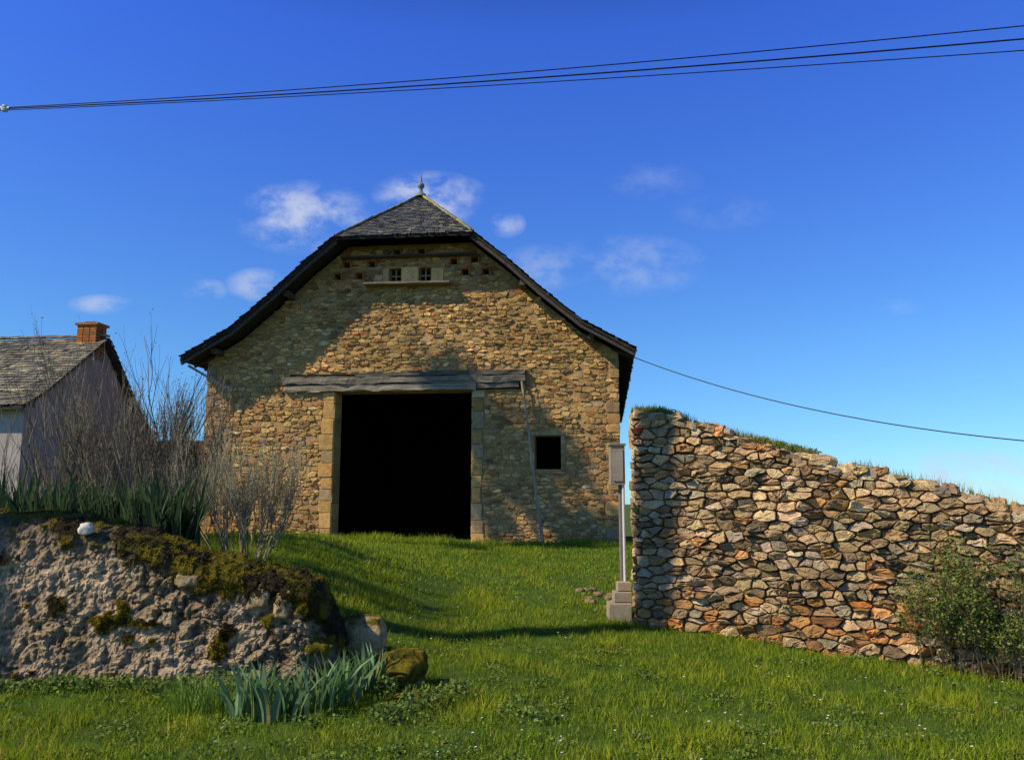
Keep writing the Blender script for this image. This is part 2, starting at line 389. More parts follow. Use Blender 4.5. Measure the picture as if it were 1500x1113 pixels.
for sg in (1,-1):
    v=0
    while v<18: t.beam((sg*5.55,v,5.72),(sg*6.1,v,5.47),.08,.08,(.08,.065,.05),seg=2,j=.004); v+=.6
t.build('rafters_and_purlins',M_woodv,barn)
t=MB(); t.lathe((0,VA-.05,10.66),[(0,.17),(.08,.15),(.12,.08),(.2,.05),(.26,.06),(.3,.1),(.35,.11),(.4,.09),(.44,.04),(.5,.035),(.6,.02),(.75,.004)],(.2,.24,.22)); t.build('roof_finial',M_metal,barn,True)
# ---------------------------------------------------------------- RIGHT RUBBLE WALL
W0=Vector((1.65,11.3,0)); WD=Vector((.905,-.425,0)).normalized(); WN=Vector((WD.y,-WD.x,0))
if WN.y>0: WN=-WN
tops=[(-.3,2.97),(0,2.95),(.35,2.93),(.72,2.82),(1.6,2.50),(2.42,2.26),(2.55,2.14),(2.75,2.13),(2.9,2.16),(3.18,2.06),(3.9,1.86),(4.56,1.62),(5.6,1.4),(7.2,1.2),(9.2,1.0)]
def wt(s_):
    for (a,za),(b_,zb) in zip(tops,tops[1:]):
        if s_<=b_: return za+(zb-za)*(s_-a)/(b_-a)
    return 1.0
wall=empty('dry_stone_wall')
def WP(x,z,d):
    p=W0+WD*x+WN*(d+.05*(1.2-z)*.6); return (p.x,p.y,z)
pal_w=[(6,(.50,.375,.225)),(4,(.57,.445,.285)),(3,(.40,.30,.18)),(2.2,(.42,.37,.29)),(1.0,(.52,.31,.14)),(1.2,(.27,.21,.14)),(1,(.64,.54,.39))]
def wcol(x,z):
    c=pick(pal_w,.65,1.22); n=noise.noise(Vector((x*.7,z*.7,31)))
    if z<.5 and R()<.45: c=tuple(q*r for q,r in zip(c,(1.08,.78,.55)))
    return tuple(q*(1+.3*n) for q in c)
s=MB()
rubble(s,0,9,-.9,3.1,.21,.108,WP,wcol,lambda x,z: z<wt(x)-.01,relief=.07,gap=.009,tilt=.75,extra=.28,rough=1.8,kk=1.0,zj=.34)
def EP(x,z,d):
    p=W0-WD*d-WN*x; return (p.x,p.y,z)
rubble(s,0,.55,-.1,2.92,.25,.16,EP,wcol,lambda x,z:True,relief=.04,gap=.008)
x=0
while x<9:
    w_=U(.12,.36)
    for k in range(2):
        c=W0+WD*(x+w_/2)-WN*(.12+.28*k); zz=wt(x+w_/2)+U(-.05,.03)
        def TP(a,b2,d,c=c,zz=zz):
            q=c+WD*a-WN*b2; return (q.x,q.y,zz-.05+d-.3*a*.9)
        hw=w_/2*.98; hh=.15
        stone(s,[(-hw,-hh),(hw,-hh*.9),(hw*.9,hh),(-hw*.9,hh)],TP,U(.03,.09),.004,wcol(x,2),1.8,.2,.5)
    x+=w_
s.build('wall_stones',M_wallst,wall)
c=MB(); dkm=(.20,.145,.09); n=60
for i in range(n):
    a=.02+8.9*i/n; b_=.02+8.9*(i+1)/n
    def q(x,y,z): p=W0+WD*x+WN*(.05*(1.2-z)*.6)*(1 if y==0 else 0)-WN*y; return (p.x,p.y,z)
    ta=wt(a)-.07; tb=wt(b_)-.07
    c.hexa([q(a,0,-1),q(b_,0,-1),q(b_,.55,-1),q(a,.55,-1)],[q(a,0,ta),q(b_,0,tb),q(b_,.55,tb),q(a,.55,ta)],dkm)
c.build('wall_core',M_mort,wall)
t=MB(); p=Vector(WP(.12,2.68,.09)); t.tube([p,p+WN*.03],[.038,.034],(.5,.03,.02),n=12); t.build('red_marker',M_metal,wall)
# ---------------------------------------------------------------- MOSSY WALL
mt=[(-9,1.75),(-5.1,1.60),(-4.5,1.56),(-4.12,1.50),(-3.65,1.40),(-3.3,1.26),(-2.97,1.15),(-2.3,1.0),(-1.95,.92),(-1.7,.5),(-1.62,.1)]
def mtop(x):
    for (a,za),(b_,zb) in zip(mt,mt[1:]):
        if x<=b_: return za+(zb-za)*(x-a)/(b_-a)
    return .1
mw=MB(); dx=.016; xs=np.arange(-8,-1.62,dx)
pr=[(.0,-.3)]+[(.0,z) for z in np.linspace(0,.88,66)]+[(.01,.905),(.03,.93),(.06,.945),(.1,.955),(.15,.965),(.21,.97),(.28,.98),(.35,.985),(.41,.99),(.47,1),(.54,1),(.6,1),(.66,.98),(.72,.94),(.76,.87),(.8,.75),(.82,.5),(.84,.2),(.84,-.2)]
mosspts=[]
for i,x in enumerate(xs):
    top=mtop(x); endt=ss(-1.62,-2.0,x); side=ss(-4.6,-2.6,x)
    for k,(yy,f) in enumerate(pr):
        y=8.05+ (yy-.4)*(.35+.65*endt)+.4 ; z=f*top
        P3=Vector((x,y,z))
        wz=noise.noise(P3*4)*.7
        v=noise.voronoi(Vector((x*5.5+wz,z*9.0+wz*1.3,yy*3)),distance_metric='DISTANCE')
        d=v[0]; edge=min(1,(d[1]-d[0])*2.2)
        cid=v[1][0]; rnd=abs(math.sin(cid.x*12.9+cid.y*78.2)*43758.5)%1
        n1=noise.fractal(P3*10,.7,2.2,6); n2=noise.noise(P3*2.0); n3=noise.fractal(P3*2.3+Vector((9,0,0)),.8,2,4)
        expo=ss(-.15,.3,noise.noise(P3*1.4+Vector((0,0,7)))+.25*side)   # where render has fallen off and stones show
        st=ss(.08,.4,edge)*(1 if rnd>.45 else .3)*expo
        mossy=ss(.88-.22*side,.97-.14*side,f+n3*.16+.08*n1) if yy<.75 else 1
        if n3>.30+.25*(1-f): mossy=max(mossy,ss(.30,.48,n3+.16*f+.1*n1))
        disp=(.035*st+.033*n1+.022*n2)*(1-.4*mossy)+mossy*(.022+.025*noise.noise(P3*6)+.035*noise.noise(P3*16))
        ny,nz=(-1,0) if f<=.9 and yy<.3 else ((-.5,.85) if yy<.2 else (0,1))
        if yy>.78: ny,nz=1,0
        mw.v.append((x+.012*n1,y+ny*disp,z+nz*disp))
        a_=(.64,.50,.36); b2=(.50,.40,.26) if rnd>.5 else (.42,.31,.2)
        base=tuple(p*(1-expo*.8)+q*expo*.8 for p,q in zip(a_,b2))
        sm=noise.noise(P3*1.6+Vector((3,3,3)))
        if n1>.2: base=tuple(q*1.15 for q in base)
        if n1<-.22: base=tuple(q*.6 for q in base)
        if edge<.14 and n1<.15 and expo>.4: base=tuple(q*.45 for q in base)
        base=tuple(q*(1+.4*sm) for q in base)
        if f>.7: base=tuple(q*(1-.5*ss(.7,.95,f+.25*n1)) for q in base)
        g_=(.18,.15,.016) if noise.noise(P3*5)>-.1 else (.07,.065,.014)
        if noise.noise(P3*3+Vector((4,4,4)))>.2: g_=(.055,.042,.022)
        mw.c.append(tuple(a*(1-mossy)+b_*mossy for a,b_ in zip(base,g_)))
        if mossy>.6 and f>0: mosspts.append((x,y+ny*disp,z+nz*disp,g_))
K=len(pr)
for i in range(len(xs)-1):
    for k in range(K-1): mw.f.append((i*K+k,(i+1)*K+k,(i+1)*K+k+1,i*K+k+1))
mw.f.append(tuple((len(xs)-1)*K+k for k in range(K)))
mwe=empty('mossy_stone_wall'); mw.build('wall_body',M_moss,mwe)
nb=28000; V=np.zeros((nb,3,3)); C=np.zeros((nb,3,3))
for i in range(nb):
    x,y,z,c_=random.choice(mosspts); x+=U(-.02,.02); z+=U(-.01,.0); y+=U(-.02,.01); h=U(.008,.026); w_=U(.004,.009); an=U(0,6.28); ca,sa=math.cos(an)*w_,math.sin(an)*w_
    V[i]=[(x-ca,y-sa,z),(x+ca,y+sa,z),(x+U(-.02,.02),y+U(-.025,.01),z+h)]
    k=U(.6,1.7); C[i]=[[c_[0]*k*1.2,c_[1]*k*1.1,c_[2]*k]]*3
tri_mesh('moss',V,C,M_grass,3,mwe)
def rock(name,loc,size,col,moss=0,mat=M_moss,parent=None,seed=0,sub=4):
    import bmesh
    bm=bmesh.new(); bmesh.ops.create_icosphere(bm,subdivisions=sub,radius=1)
    mb=MB(); o=Vector((seed*7.3,seed*3.1,0))
    for v in bm.verts:
        p=v.co.copy()
        q=Vector((math.copysign(abs(p.x)**.75,p.x),math.copysign(abs(p.y)**.75,p.y),math.copysign(abs(p.z)**.7,p.z)))
        n=noise.noise(p*1.3+o)*.32+noise.fractal(p*3+o,.8,2,4)*.11
        q=q*(1+n)*.92
        mb.v.append((loc[0]+q.x*size[0],loc[1]+q.y*size[1],loc[2]+q.z*size[2]))
        mm=ss(-.1,.3,p.z+noise.noise(p*2+o)*.7-1+moss*1.6)
        gc=(.24,.2,.02) if noise.noise(p*5+o)>-.1 else (.09,.09,.015)
        mb.c.append(tuple(a*(1-mm)+b_*mm for a,b_ in zip(col,gc)))
    for f in bm.faces: mb.f.append(tuple(v.index for v in f.verts))
    bm.free(); return mb.build(name,mat,parent,True)
rock('coping_stone_1',(-4.12,8.04,1.45),(.075,.05,.06),(.8,.72,.6),0,parent=mwe,seed=3,mat=M_conc,sub=3)
rock('coping_stone_2',(-2.42,8.08,.80),(.12,.1,.13),(.55,.43,.27),.3,parent=mwe,seed=2)
rock('coping_stone_3',(-2.18,8.05,.74),(.10,.08,.13),(.66,.5,.3),.1,parent=mwe,seed=3)
rock('coping_stone_4',(-3.1,8.05,.96),(.12,.08,.08),(.52,.42,.27),.3,parent=mwe,seed=4)
rock('coping_stone_6',(-1.9,8.25,.28),(.24,.2,.2),(.3,.25,.2),.75,parent=mwe,seed=6)
rock('mossy_boulder',(-1.5,8.72,H(-1.5,8.72)+.22),(.26,.2,.22),(.70,.53,.31),.28,seed=8)
rock('mossy_boulder',(-.98,7.9,H(-.98,7.9)+.17),(.22,.19,.2),(.42,.34,.2),.9,seed=11)
rock('flat_stone',(-.85,7.4,H(-.85,7.4)+.0),(.26,.16,.07),(.2,.18,.14),.6,seed=12)
# ---------------------------------------------------------------- HOUSE
hs=empty('white_cottage',(-13.35,22.3,0),BA)
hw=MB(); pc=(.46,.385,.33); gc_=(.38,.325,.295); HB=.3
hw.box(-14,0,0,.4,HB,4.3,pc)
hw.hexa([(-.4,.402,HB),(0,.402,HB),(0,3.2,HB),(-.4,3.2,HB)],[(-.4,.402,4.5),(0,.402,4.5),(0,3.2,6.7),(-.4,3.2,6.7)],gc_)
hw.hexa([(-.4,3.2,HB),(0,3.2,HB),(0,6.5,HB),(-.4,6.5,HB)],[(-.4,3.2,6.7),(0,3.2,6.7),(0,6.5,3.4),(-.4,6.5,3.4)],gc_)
hw.box(-14,-.4,6.3,6.5,HB,3.3,pc); hw.box(-14,-13.8,.4,6.3,HB,4.3,pc)
hw.build('plaster_walls',M_plaster,hs)
hr=MB(); u_=(.07,.06,.055)
for a,za,b_,zb in ((-.35,4.28,0.5,4.78),(.5,4.78,3.2,6.84),(3.2,6.84,4.9,5.0),(4.9,5.0,6.9,3.2)):
    hr.hexa([(-14.2,a,za-.1),(.22,a,za-.1),(.22,b_,zb-.1),(-14.2,b_,zb-.1)],[(-14.2,a,za),(.22,a,za),(.22,b_,zb),(-14.2,b_,zb)],u_)
hr.build('roof_boards',M_wood,hs)
hr=MB(); pal_h=[(4,(.17,.155,.13)),(3,(.22,.195,.15)),(2,(.32,.27,.17)),(1,(.08,.08,.08))]
for a,za,b_,zb in ((-.37,4.29,0.5,4.79),(.5,4.79,3.2,6.85)): slates(hr,(-9,a,za),(.25,a,za),(.25,b_,zb),(-9,b_,zb),ex=.16,wd=.18,pal=pal_h,lift=.035)
for a,za,b_,zb in ((6.92,3.21,4.9,5.0),(4.9,5.0,3.2,6.84)): slates(hr,(-9,a,za),(.25,a,za),(.25,b_,zb),(-9,b_,zb),ex=.2,wd=.3,pal=pal_s,lift=.03)
hr.build('slate_roof',M_slate,hs)
t=MB()
for i in range(32):
    x=.2-i*.3; t.beam((x,3.2,6.92),(x-.32,3.2,6.92+U(0,.015)),.2,.06,pick([(1,(.32,.2,.12)),(1,(.34,.28,.17))]),seg=2,j=.01)
t.build('ridge_tiles',M_slate,hs)
t=MB()
z=6.3
while z<7.2:
    for (xa,xb) in ((-.66,-.45),(-.44,-.23),(-.22,-.0)):
        stone(t,rect_poly((xa,xb,z,z+.08)),lambda x,z,d:(x,2.9-d,z),.012,.005,pick([(3,(.46,.19,.06)),(1,(.34,.19,.1))]),.4,.06,.05)
    for (xa,xb) in ((2.9,3.15),(3.16,3.4)):
        stone(t,rect_poly((xa,xb,z,z+.08)),lambda x,z,d:(0.0+d,x,z),.012,.005,pick([(3,(.40,.17,.07)),(1,(.3,.17,.1))]),.4,.06,.05)
    z+=.085
t.box(-.66,0,2.9,3.4,6.1,7.21,(.22,.13,.08)); t.box(-.72,.06,2.84,3.46,7.22,7.29,(.36,.19,.09)); t.box(-.5,-.17,3.0,3.3,7.292,7.35,(.25,.12,.06)); t.build('brick_chimney',M_stone,hs)
# ---------------------------------------------------------------- foliage helpers
def leaves_blob(n,centers,size,pal,flat=.6):
    V=np.zeros((n,4,3)); C=np.zeros((n,4,3))
    for i in range(n):
        cx,cy,cz,rx,ry,rzz=random.choice(centers)
        while True:
            a,b_,c_=U(-1,1),U(-1,1),U(-1,1)
            if a*a+b_*b_+c_*c_<1: break
        p=Vector((cx+a*rx,cy+b_*ry,cz+c_*rzz)); d=Vector((U(-1,1),U(-1,1),U(-.6,1))).normalized(); e=d.cross(Vector((U(-1,1),U(-1,1),U(-1,1)))).normalized()
        l=size*U(.6,1.4); w_=l*.38
        V[i]=[p,p+d*l*.5+e*w_,p+d*l,p+d*l*.5-e*w_]; C[i]=[pick(pal)]*4
    return V,C
def grow(mb,p,d,l,r,depth,pal,spread=.5,tips=None,upb=.25,kids=(2,4)):
    n=4; pts=[p]; q=p.copy(); dd=d.copy()
    for i in range(n):
        dd=(dd+Vector((U(-.14,.14),U(-.14,.14),U(-.06,.14)))).normalized(); q=q+dd*l/n; pts.append(q.copy())
    mb.tube(pts,[r*(1-.5*i/n) for i in range(n+1)],pick(pal),n=3 if r<.03 else 8,cap=False)
    if tips is not None and depth<=1: tips.append(q)
    if depth>0:
        for k in range(random.randint(*kids)):
            t=U(.25,1); i=min(int(t*n),n-1); pp=pts[i].lerp(pts[i+1],t*n-i)
            nd=(dd+Vector((U(-1,1),U(-1,1),U(-.3,.8)))*spread+Vector((0,0,upb))).normalized()
            grow(mb,pp,nd,l*U(.5,.8),max(r*.55,.003),depth-1,pal,spread,tips,upb,kids)
def shrub(name,x,y,n,h,rad,pal,bud=None,spread=.45,nb=1,r0=.012,r1=.024,kids=(2,4)):
    mb=MB(); tips=[]; z=H(x,y)-.05
    for i in range(n):
        a=U(0,6.28); rr=rad*math.sqrt(R()); p=Vector((x+rr*math.cos(a)*.45,y+rr*math.sin(a)*.45,z))
        d=Vector((math.cos(a)*rr/h*1.1,math.sin(a)*rr/h*1.1,1)).normalized()
        grow(mb,p,d,h*U(.4,.72),U(r0,r1),3,pal,spread,tips,.4,kids)
    e=empty(name); mb.build('branches',M_bark,e)
    if bud:
        V,C=leaves_blob(len(tips)*nb,[(t.x,t.y,t.z,.05,.05,.05) for t in tips],.022,bud); tri_mesh('buds',V,C,M_leaf,4,e)
    return e
twig=[(3,(.15,.12,.085)),(2,(.24,.20,.14)),(1,(.09,.07,.05)),(1,(.36,.31,.22))]
budc=[(1,(.13,.12,.05))]
shrub('bare_shrub',-5.9,12.6,34,2.15,1.25,twig,budc,kids=(3,5))
shrub('bare_shrub',-5.0,12.0,22,2.05,.9,twig,budc)
shrub('bare_shrub',-4.5,11.2,14,1.5,.7,twig,budc)
shrub('bare_shrub',-3.3,10.3,26,1.2,.65,[(3,(.42,.35,.21)),(2,(.28,.22,.14))],[(1,(.2,.21,.06))],r0=.008,r1=.014,kids=(3,5))
shrub('bare_shrub',-7.2,12.4,10,1.4,.8,twig,None)
def blades(name,centers,n,hmin,hmax,wid,pal,lean=.35,mat=M_leaf,parent=None):
    seg=4; Vs=[];Cs=[]
    for i in range(n):
        cx,cy,r_=random.choice(centers); a=U(0,6.28); rr=r_*math.sqrt(R()); x=cx+rr*math.cos(a); y=cy+rr*math.sin(a); z=H(x,y)-.02
        h=U(hmin,hmax); ld=Vector((math.cos(a)*U(0,1)+U(-.5,.5),math.sin(a)*U(0,1)+U(-.5,.5),0))*lean; f=U(0,6.28); wv=Vector((math.cos(f),math.sin(f),0))*wid*U(.6,1.2)
        c=pick(pal)
        for s_ in range(seg+1):
            t=s_/seg; ctr=Vector((x,y,z))+Vector((0,0,h*t*(1-.12*t*ld.length/lean if lean else 1)))+ld*h*t*t
            ww_=wv*(1-t**2.2)*(.7+.6*t if t<.5 else 1.0)+Vector((1e-4,0,0)); cur=(ctr-ww_,ctr+ww_)
            if s_: Vs.append([prev[0],prev[1],cur[1],cur[0]]); k=.75+.3*s_/seg; Cs.append([[q*k for q in c]]*4)
            prev=cur
    return tri_mesh(name,np.array(Vs),np.array(Cs),mat,4,parent)
iris=[(3,(.16,.27,.10)),(2,(.21,.32,.15)),(1,(.12,.22,.05)),(.3,(.32,.28,.1))]
blades('iris_clump',[(-2.1,6.85,.16),(-1.85,6.8,.2),(-1.6,7.0,.2)],115,.28,.55,.027,iris,.55)
blades('iris_clump',[(-1.5,7.25,.2),(-1.4,7.6,.2),(-1.3,7.8,.15)],95,.3,.5,.027,iris,.55)
blades('iris_clump',[(-6.2+i*.33,9.4+.2*(i%3),.3) for i in range(8)],650,.8,1.25,.035,[(3,(.05,.085,.03)),(1,(.10,.14,.045))],.35)
blades('grass_tussock',[(-2.65,7.1,.2),(-2.4,7.0,.15)],260,.2,.36,.006,[(1,(.20,.32,.04)),(1,(.14,.24,.03))],.6)
weeds=[(-4.9+i*.28,7.75-.1*R(),.16) for i in range(11)]
wc=[]
for x,y,r_ in weeds+[(-.75,7.1,.2),(-.95,6.8,.2),(-1.1,7.5,.12),(-.5,7.5,.2),(0.1,6.9,.25)]: wc.append((x,y,H(x,y)+.05,r_,r_,U(.05,.16)))
V,C=leaves_blob(5000,wc,.04,[(2,(.16,.24,.035)),(1,(.09,.15,.03)),(1,(.22,.26,.06))]); tri_mesh('weeds',V,C,M_leaf,4)
wc=[]
for i in range(170):
    y=U(5.2,10); x=U(-.6*y,.65*y)
    if x<-1.6 and y>7.6: continue
    r_=U(.06,.28); wc.append((x,y,H(x,y)+.03,r_,r_,U(.02,.06)))
V,C=leaves_blob(13000,wc,.026,[(2,(.17,.24,.03)),(1,(.10,.17,.025)),(1,(.22,.27,.05))]); tri_mesh('lawn_weeds',V,C,M_leaf,4)
e=empty('climbing_bramble'); mb=MB(); tips=[]
for i in range(24):
    px_=4.95+U(-.3,.5); p=Vector((px_,11.3-(px_-1.65)*.47-.2-U(0,.2),-.35))
    grow(mb,p,Vector((U(-.25,.25),U(-.1,.1),1)).normalized(),U(.42,.85),.008,3,[(2,(.20,.15,.08)),(1,(.26,.17,.08))],.6,tips,.2)
mb.build('stems',M_bark,e)
V,C=leaves_blob(9500,[(t.x,t.y,t.z,.10,.10,.10) for t in tips],.03,[(5,(.19,.26,.045)),(2,(.27,.30,.06)),(.5,(.3,.14,.05)),(1,(.09,.14,.03))]); tri_mesh('leaves',V,C,M_leaf,4,e)
hc=[(-12+i*.45,21.6+U(-.5,1.2),1.0+U(0,.9),.55,.5,.7) for i in range(9)]
V,C=leaves_blob(6000,hc,.13,[(2,(.035,.05,.02)),(1,(.06,.07,.03)),(1,(.09,.07,.04))]); tri_mesh('hedge',V,C,M_leaf,4)
sh=MB(); sh.box(-11.2,-8.3,25.5,26,-.3,3.6,(.16,.12,.08)); sh.build('outbuilding_wall',M_mort)
Vs=[];Cs=[]
for i in range(3000):
    s_=random.choice([U(-.02,.75),U(-.02,.5),U(1.3,2.35),U(1.5,2.3),U(.7,4.6)]); o_=U(.05,.5); p=W0+WD*s_-WN*o_; z=wt(s_)+U(-.02,.03)
    h=U(.03,.12); a=U(0,6.28); wv=Vector((math.cos(a),math.sin(a),0))*.005; tip=Vector((p.x+U(-.05,.05),p.y+U(-.05,.05),z+h))
    b0=Vector((p.x,p.y,z-.02)); Vs.append([b0-wv,b0+wv,tip]); Cs.append([pick([(2,(.19,.25,.04)),(1,(.3,.26,.08))])]*3)
tri_mesh('wall_top_grass',np.array(Vs),np.array(Cs),M_grass,3,wall)
V,C=leaves_blob(1800,[(p.x,p.y,wt(s_)+.03,.12,.12,.05) for s_ in [0.05,.2,.35,.5,1.7,1.9,2.1,2.3] for p in [W0+WD*s_-WN*.25]],.03,[(1,(.17,.23,.04)),(1,(.26,.24,.06))]); tri_mesh('wall_top_plants',V,C,M_leaf,4,wall)
# ---------------------------------------------------------------- utility box
ub=empty('utility_meter_post'); t=MB()
t.box(1.40,1.60,11.66,11.9,1.95,2.50,(.34,.28,.2)); t.box(1.385,1.615,11.64,11.92,2.502,2.53,(.26,.21,.15)); t.box(1.43,1.57,11.645,11.659,2.0,2.45,(.38,.32,.24)); t.box(1.53,1.6,11.75,11.9,.2,1.949,(.22,.2,.17)); t.build('meter_box',M_conc,ub)
t=MB(); t.tube([(1.575,11.7,.6),(1.575,11.7,1.95)],[.02,.02],(.65,.63,.6),n=10); t.build('conduit_pipe',M_metal,ub)
t=MB()
for bx in ((1.30,1.62,11.35,11.7,.0,.36),(1.38,1.63,11.4,11.7,.364,.5),(1.44,1.64,11.5,11.75,.504,.62)): stone(t,rect_poly((bx[0],bx[1],bx[4],bx[5])),lambda x,z,d,b=bx:(x,b[2]+.02-d,z),.02,.002,(.40,.31,.2),.15,.04,.1); t.box(bx[0]+.01,bx[1]-.01,bx[2]+.021,bx[3],bx[4],bx[5]-.004,(.38,.3,.2))
t.build('concrete_blocks',M_conc,ub)
rub=empty('loose_stones')
for i in range(16):
    x=U(.9,1.6); y=U(11.9,13.6); r_=U(.04,.1)
    rock('stone_%d'%i,(x,y,H(x,y)+r_*.2),(r_,r_,r_*.6),(.42,.33,.21),.1,parent=rub,seed=20+i,sub=2)
# ---------------------------------------------------------------- cables
def cable(mb,a,b,sag,r,n=40,col=(.02,.02,.02)):
    a=Vector(a);b=Vector(b); pts=[]
    for i in range(n+1):
        t=i/n; p=a.lerp(b,t); p.z-=sag*4*t*(1-t); pts.append(p)
    mb.tube(pts,[r]*(n+1),col,n=6)
pl=empty('utility_pole')
t=MB(); t.tube([(-14,15.2,-.2),(-14,15.2,9.6)],[.16,.11],(.22,.18,.14),n=12); t.beam((-14.5,15.2,9.0),(-13.5,15.2,9.0),.1,.1,(.2,.17,.13)); t.build('pole',M_woodv,pl)
t=MB()
cable(t,(-13.9,15.15,9.02),(-9.3,14,8.75),.02,.009,8)
cable(t,(-9.3,14,8.79),(13,8.3,7.72),.20,.008,50); cable(t,(-9.3,14,8.77),(13,8.3,7.45),.18,.011,50); cable(t,(-9.3,14,8.74),(13,8.3,7.17),.12,.007,50)
t.build('cables',M_metal,pl)
t=MB(); t.tube([(-9.45,14.03,8.79),(-9.1,13.95,8.76)],[.05,.025],(.6,.66,.72),n=8); t.lathe((-9.2,13.97,8.77),[(-.06,.0),(-.06,.05),(-.02,.055),(0,.03),(.02,.055),(.05,.045),(.06,0)],(.6,.68,.75)); t.build('insulator',M_metal,pl)
t=MB(); cable(t,(3.15,20.9,5.42),(9.0,14,2.72),.32,.012,30); cable(t,(9.0,14,2.72),(16,8,2.4),.1,.012,10); t.build('telephone_cable',M_metal)
# ---------------------------------------------------------------- off-frame trees (cast the shadows seen on the walls)
def tall_tree(name,x,y,h,r0,crown0,crad,nl,lean=(0,0),nb_=16):
    e=empty(name); mb=MB(); z=H(x,y)-.2; pts=[];rads=[]
    for i in range(13):
        t_=i/12; pts.append((x+lean[0]*t_+.06*math.sin(i*1.3),y+lean[1]*t_+.06*math.cos(i),z+h*t_)); rads.append(r0*(1-.35*t_) if i else r0*1.2)
    mb.tube(pts,rads,(.16,.12,.09),n=12); tips=[]
    for i in range(nb_):
        zz=U(crown0,h); a=U(0,6.28); k=min(int(zz/h*12),11)
        grow(mb,Vector(pts[k]),Vector((math.cos(a),math.sin(a),.6)).normalized(),crad*U(.6,.9),.05,3,[(1,(.15,.11,.08))],.6,tips,.1)
    mb.build('trunk_and_limbs',M_bark,e)
    V,C=leaves_blob(nl,[(q.x,q.y,q.z,.3,.3,.3) for q in tips],.13,[(1,(.06,.1,.03)),(1,(.09,.13,.04))]); tri_mesh('leaves',V,C,M_leaf,4,e)
tall_tree('poplar_tree',-10.3,6.01,17.0,.29,15.6,1.0,800,nb_=8)
tall_tree('ash_tree',-13.6,15.25,15.0,.14,11.8,1.8,9000,nb_=20)
# ---------------------------------------------------------------- grass
Hn=np.vectorize(H)
def grass(name,n,x0,x1,y0,y1,h0,h1,w0,w1,pal,frust=.72):
    X=rng.uniform(x0,x1,n*2); Y=rng.uniform(y0,y1,n*2)
    m=(np.abs(X)<frust*Y+1.0)
    dx_,dy_=X-BC[0],Y-BC[1]; c,s_=math.cos(BA),math.sin(BA); u=dx_*c+dy_*s_; v=-dx_*s_+dy_*c
    m&=~((np.abs(u)<5.75)&(v>-.02))
    m&=~((X<-1.75)&(Y>8.0)&(Y<8.8))
    wx=(X-W0.x)*WD.x+(Y-W0.y)*WD.y; wn=(X-W0.x)*WN.x+(Y-W0.y)*WN.y
    m&=~((wx>0)&(wn<.03)&(wn>-.6)&(wx<9))
    X=X[m][:n];Y=Y[m][:n]; k=len(X)
    Z=Hn(X,Y)-.01
    cl=np.array([noise.noise(Vector((a*1.3,b_*1.3,2)))+.7*noise.noise(Vector((a*4,b_*4,7)))+.5*noise.noise(Vector((a*11,b_*11,1))) for a,b_ in zip(X,Y)])
    wxx=(X-W0.x)*WD.x+(Y-W0.y)*WD.y; wnn=(X-W0.x)*WN.x+(Y-W0.y)*WN.y
    foot=np.where((wxx>-.3)&(wnn>0)&(wnn<.35),1.6-wnn*1.5,1.0)
    hh=rng.uniform(h0,h1,k)*(1+.8*cl)*foot; hh=np.clip(hh,.008,1); ww_=rng.uniform(w0,w1,k); an=rng.uniform(0,6.28,k)
    la=rng.uniform(0,6.28,k); ll=hh*rng.uniform(.1,.9,k)
    V=np.zeros((k,3,3)); V[:,0]=np.stack([X-np.cos(an)*ww_,Y-np.sin(an)*ww_,Z],1); V[:,1]=np.stack([X+np.cos(an)*ww_,Y+np.sin(an)*ww_,Z],1); V[:,2]=np.stack([X+np.cos(la)*ll,Y+np.sin(la)*ll,Z+hh],1)
    P_=np.array(pal); base=P_[rng.integers(0,len(P_),k)]*rng.uniform(.65,1.25,(k,1))
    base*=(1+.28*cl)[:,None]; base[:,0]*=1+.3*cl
    C=np.repeat(base[:,None,:],3,1); C[:,:2]*=.8
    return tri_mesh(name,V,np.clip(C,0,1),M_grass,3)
gp=[(.25,.37,.018),(.29,.42,.024),(.20,.32,.015),(.31,.40,.03),(.15,.26,.012),(.36,.34,.07)]
grass('grass_lawn',230000,-8,10,4.6,12.5,.025,.085,.0035,.007,gp)
grass('grass_lawn',120000,-9,9,12,22.5,.03,.085,.007,.013,gp,.55)
grass('grass_lawn',12000,-8.5,3,20.3,22.6,.06,.2,.008,.014,gp,.6)
n=170; V=np.zeros((n,6,3)); C=np.ones((n,6,3))*.75
for i in range(n):
    y=U(5.3,16); x=U(-.1*y,.6*y) if y<9.5 else U(-3,1.5); z=H(x,y)+U(.05,.09); r_=U(.006,.013)
    for k in range(6): V[i,k]=(x+r_*math.cos(k*1.047),y+r_*math.sin(k*1.047),z+.3*r_*math.sin(k*1.047+1))
tri_mesh('daisies',V,C,M_leaf,6)
# ---------------------------------------------------------------- world
SD=Vector((-.926,-.39,.86)).normalized(); el=math.asin(SD.z); az=math.atan2(SD.x,SD.y)
wd=bpy.data.worlds.new('World'); scene.world=wd; wd.use_nodes=True; nt=wd.node_tree; L=nt.links.new
bg=nt.nodes['Background']; sky=N(nt,'ShaderNodeTexSky',sky_type='NISHITA'); sky.sun_disc=False; sky.sun_elevation=el; sky.sun_rotation=az%(2*math.pi)
sky.altitude=600; sky.air_density=1.0; sky.dust_density=.1; sky.ozone_density=3.5
tc=N(nt,'ShaderNodeTexCoord'); sp=N(nt,'ShaderNodeSeparateXYZ'); L(tc.outputs['Generated'],sp.inputs[0])
def Mt(op,a,b_=None,c_=None):
    n=N(nt,'ShaderNodeMath',operation=op)
    for i,q in enumerate((a,b_,c_)):
        if q is None: continue
        if isinstance(q,(int,float)): n.inputs[i].default_value=q
        else: L(q,n.inputs[i])
    return n.outputs[0]
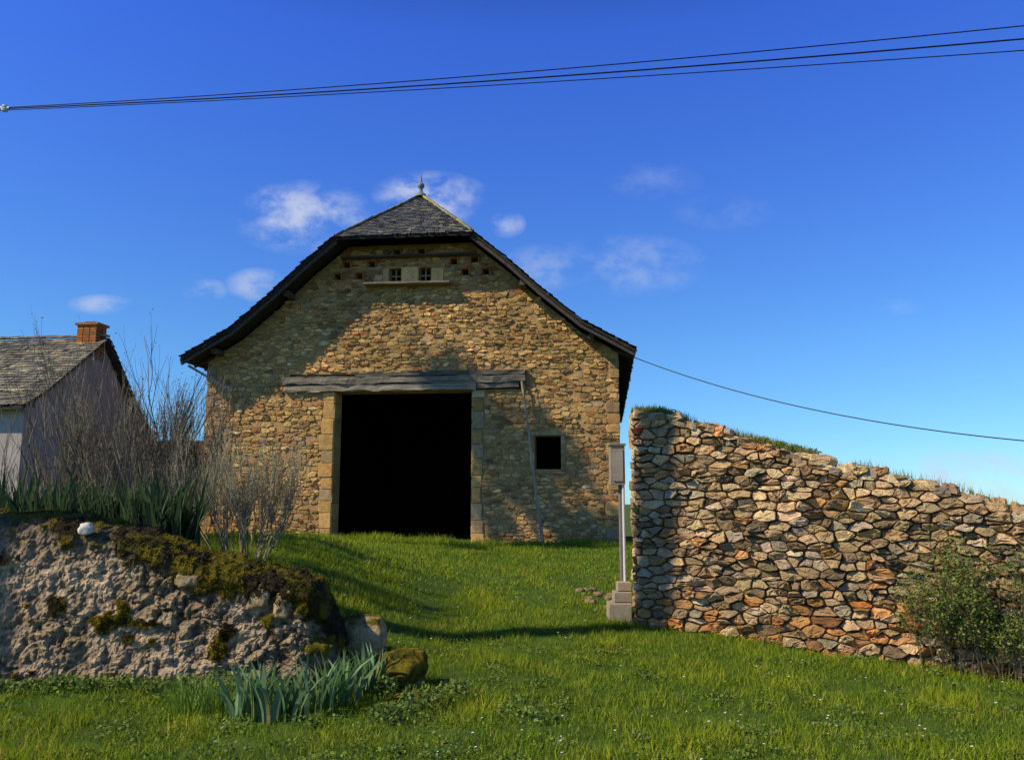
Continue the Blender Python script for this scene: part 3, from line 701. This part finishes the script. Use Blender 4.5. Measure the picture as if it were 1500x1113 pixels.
# deep polarised blue; zenith darkened above the view to cut ambient light
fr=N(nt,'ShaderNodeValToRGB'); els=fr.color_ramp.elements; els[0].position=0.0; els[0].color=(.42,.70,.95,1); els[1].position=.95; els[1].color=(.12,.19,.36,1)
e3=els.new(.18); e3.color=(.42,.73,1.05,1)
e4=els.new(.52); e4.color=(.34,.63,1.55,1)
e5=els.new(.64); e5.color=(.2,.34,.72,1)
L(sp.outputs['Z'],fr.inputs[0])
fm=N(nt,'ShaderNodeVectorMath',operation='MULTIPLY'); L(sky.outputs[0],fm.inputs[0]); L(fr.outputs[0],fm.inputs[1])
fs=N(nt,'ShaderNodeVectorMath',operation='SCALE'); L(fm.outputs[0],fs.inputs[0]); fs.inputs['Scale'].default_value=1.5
yy=Mt('MAXIMUM',sp.outputs['Y'],.05); uu=Mt('DIVIDE',sp.outputs['X'],yy); vv=Mt('DIVIDE',sp.outputs['Z'],yy)
cmb=N(nt,'ShaderNodeCombineXYZ'); L(uu,cmb.inputs[0]); L(Mt('MULTIPLY',vv,1.4),cmb.inputs[1])
nz=N(nt,'ShaderNodeTexNoise'); nz.inputs['Scale'].default_value=16; nz.inputs['Detail'].default_value=9; nz.inputs['Roughness'].default_value=.62; nz.inputs['Distortion'].default_value=.15; L(cmb.outputs[0],nz.inputs['Vector'])
clouds=[(445,318,80,40,.6),(410,300,40,24,.6),(630,285,66,26,.65),(655,303,34,22,.55),(743,328,22,15,.4),(147,445,38,11,.4),(300,425,28,13,.35),(375,416,36,18,.45),(795,392,50,26,.32),(925,388,90,34,.22),(960,265,55,22,.11),(1310,450,35,10,.12),(1430,700,130,30,.6),(1300,690,80,16,.3),(1060,310,60,20,.1),(900,360,60,14,.16)]
acc=None
for (px,py,rx,ry,am) in clouds:
    up=556-py; den=1187-.148*up; u0=(px-750)/den; v0=(177.4+.989*up)/den; a=rx/den*1.35; b_=ry/den*1.5
    du=Mt('DIVIDE',Mt('SUBTRACT',uu,u0),a); dv=Mt('DIVIDE',Mt('SUBTRACT',vv,v0),b_)
    q=Mt('SUBTRACT',1.0,Mt('ADD',Mt('MULTIPLY',du,du),Mt('MULTIPLY',dv,dv)))
    q=Mt('MULTIPLY',Mt('MAXIMUM',q,0),am); acc=q if acc is None else Mt('MAXIMUM',acc,q)
mr=N(nt,'ShaderNodeMapRange'); mr.interpolation_type='SMOOTHSTEP'; mr.inputs[1].default_value=.36; mr.inputs[2].default_value=.70; L(nz.outputs['Fac'],mr.inputs[0])
mask=Mt('MINIMUM',Mt('MULTIPLY',Mt('MULTIPLY',acc,mr.outputs[0]),1.5),.8)
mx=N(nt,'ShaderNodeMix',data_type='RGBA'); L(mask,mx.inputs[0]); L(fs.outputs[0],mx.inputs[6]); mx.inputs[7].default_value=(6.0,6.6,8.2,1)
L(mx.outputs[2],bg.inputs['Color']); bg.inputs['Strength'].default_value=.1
sun=bpy.data.lights.new('sun','SUN'); sun.energy=5.0; sun.angle=math.radians(.5); sun.color=(1,.90,.70); so=bpy.data.objects.new('sun',sun); scene.collection.objects.link(so)
so.rotation_euler=SD.to_track_quat('Z','Y').to_euler(); so.location=(-20,-10,30)
cam=bpy.data.cameras.new('camera'); cam.lens=28.8; cam.sensor_width=36; cam.clip_end=9000; co=bpy.data.objects.new('camera',cam); scene.collection.objects.link(co)
co.location=(0,0,1.7); co.rotation_euler=(math.radians(98.5),0,0); scene.camera=co
scene.view_settings.view_transform='Standard'; scene.view_settings.look='None'; scene.view_settings.exposure=0
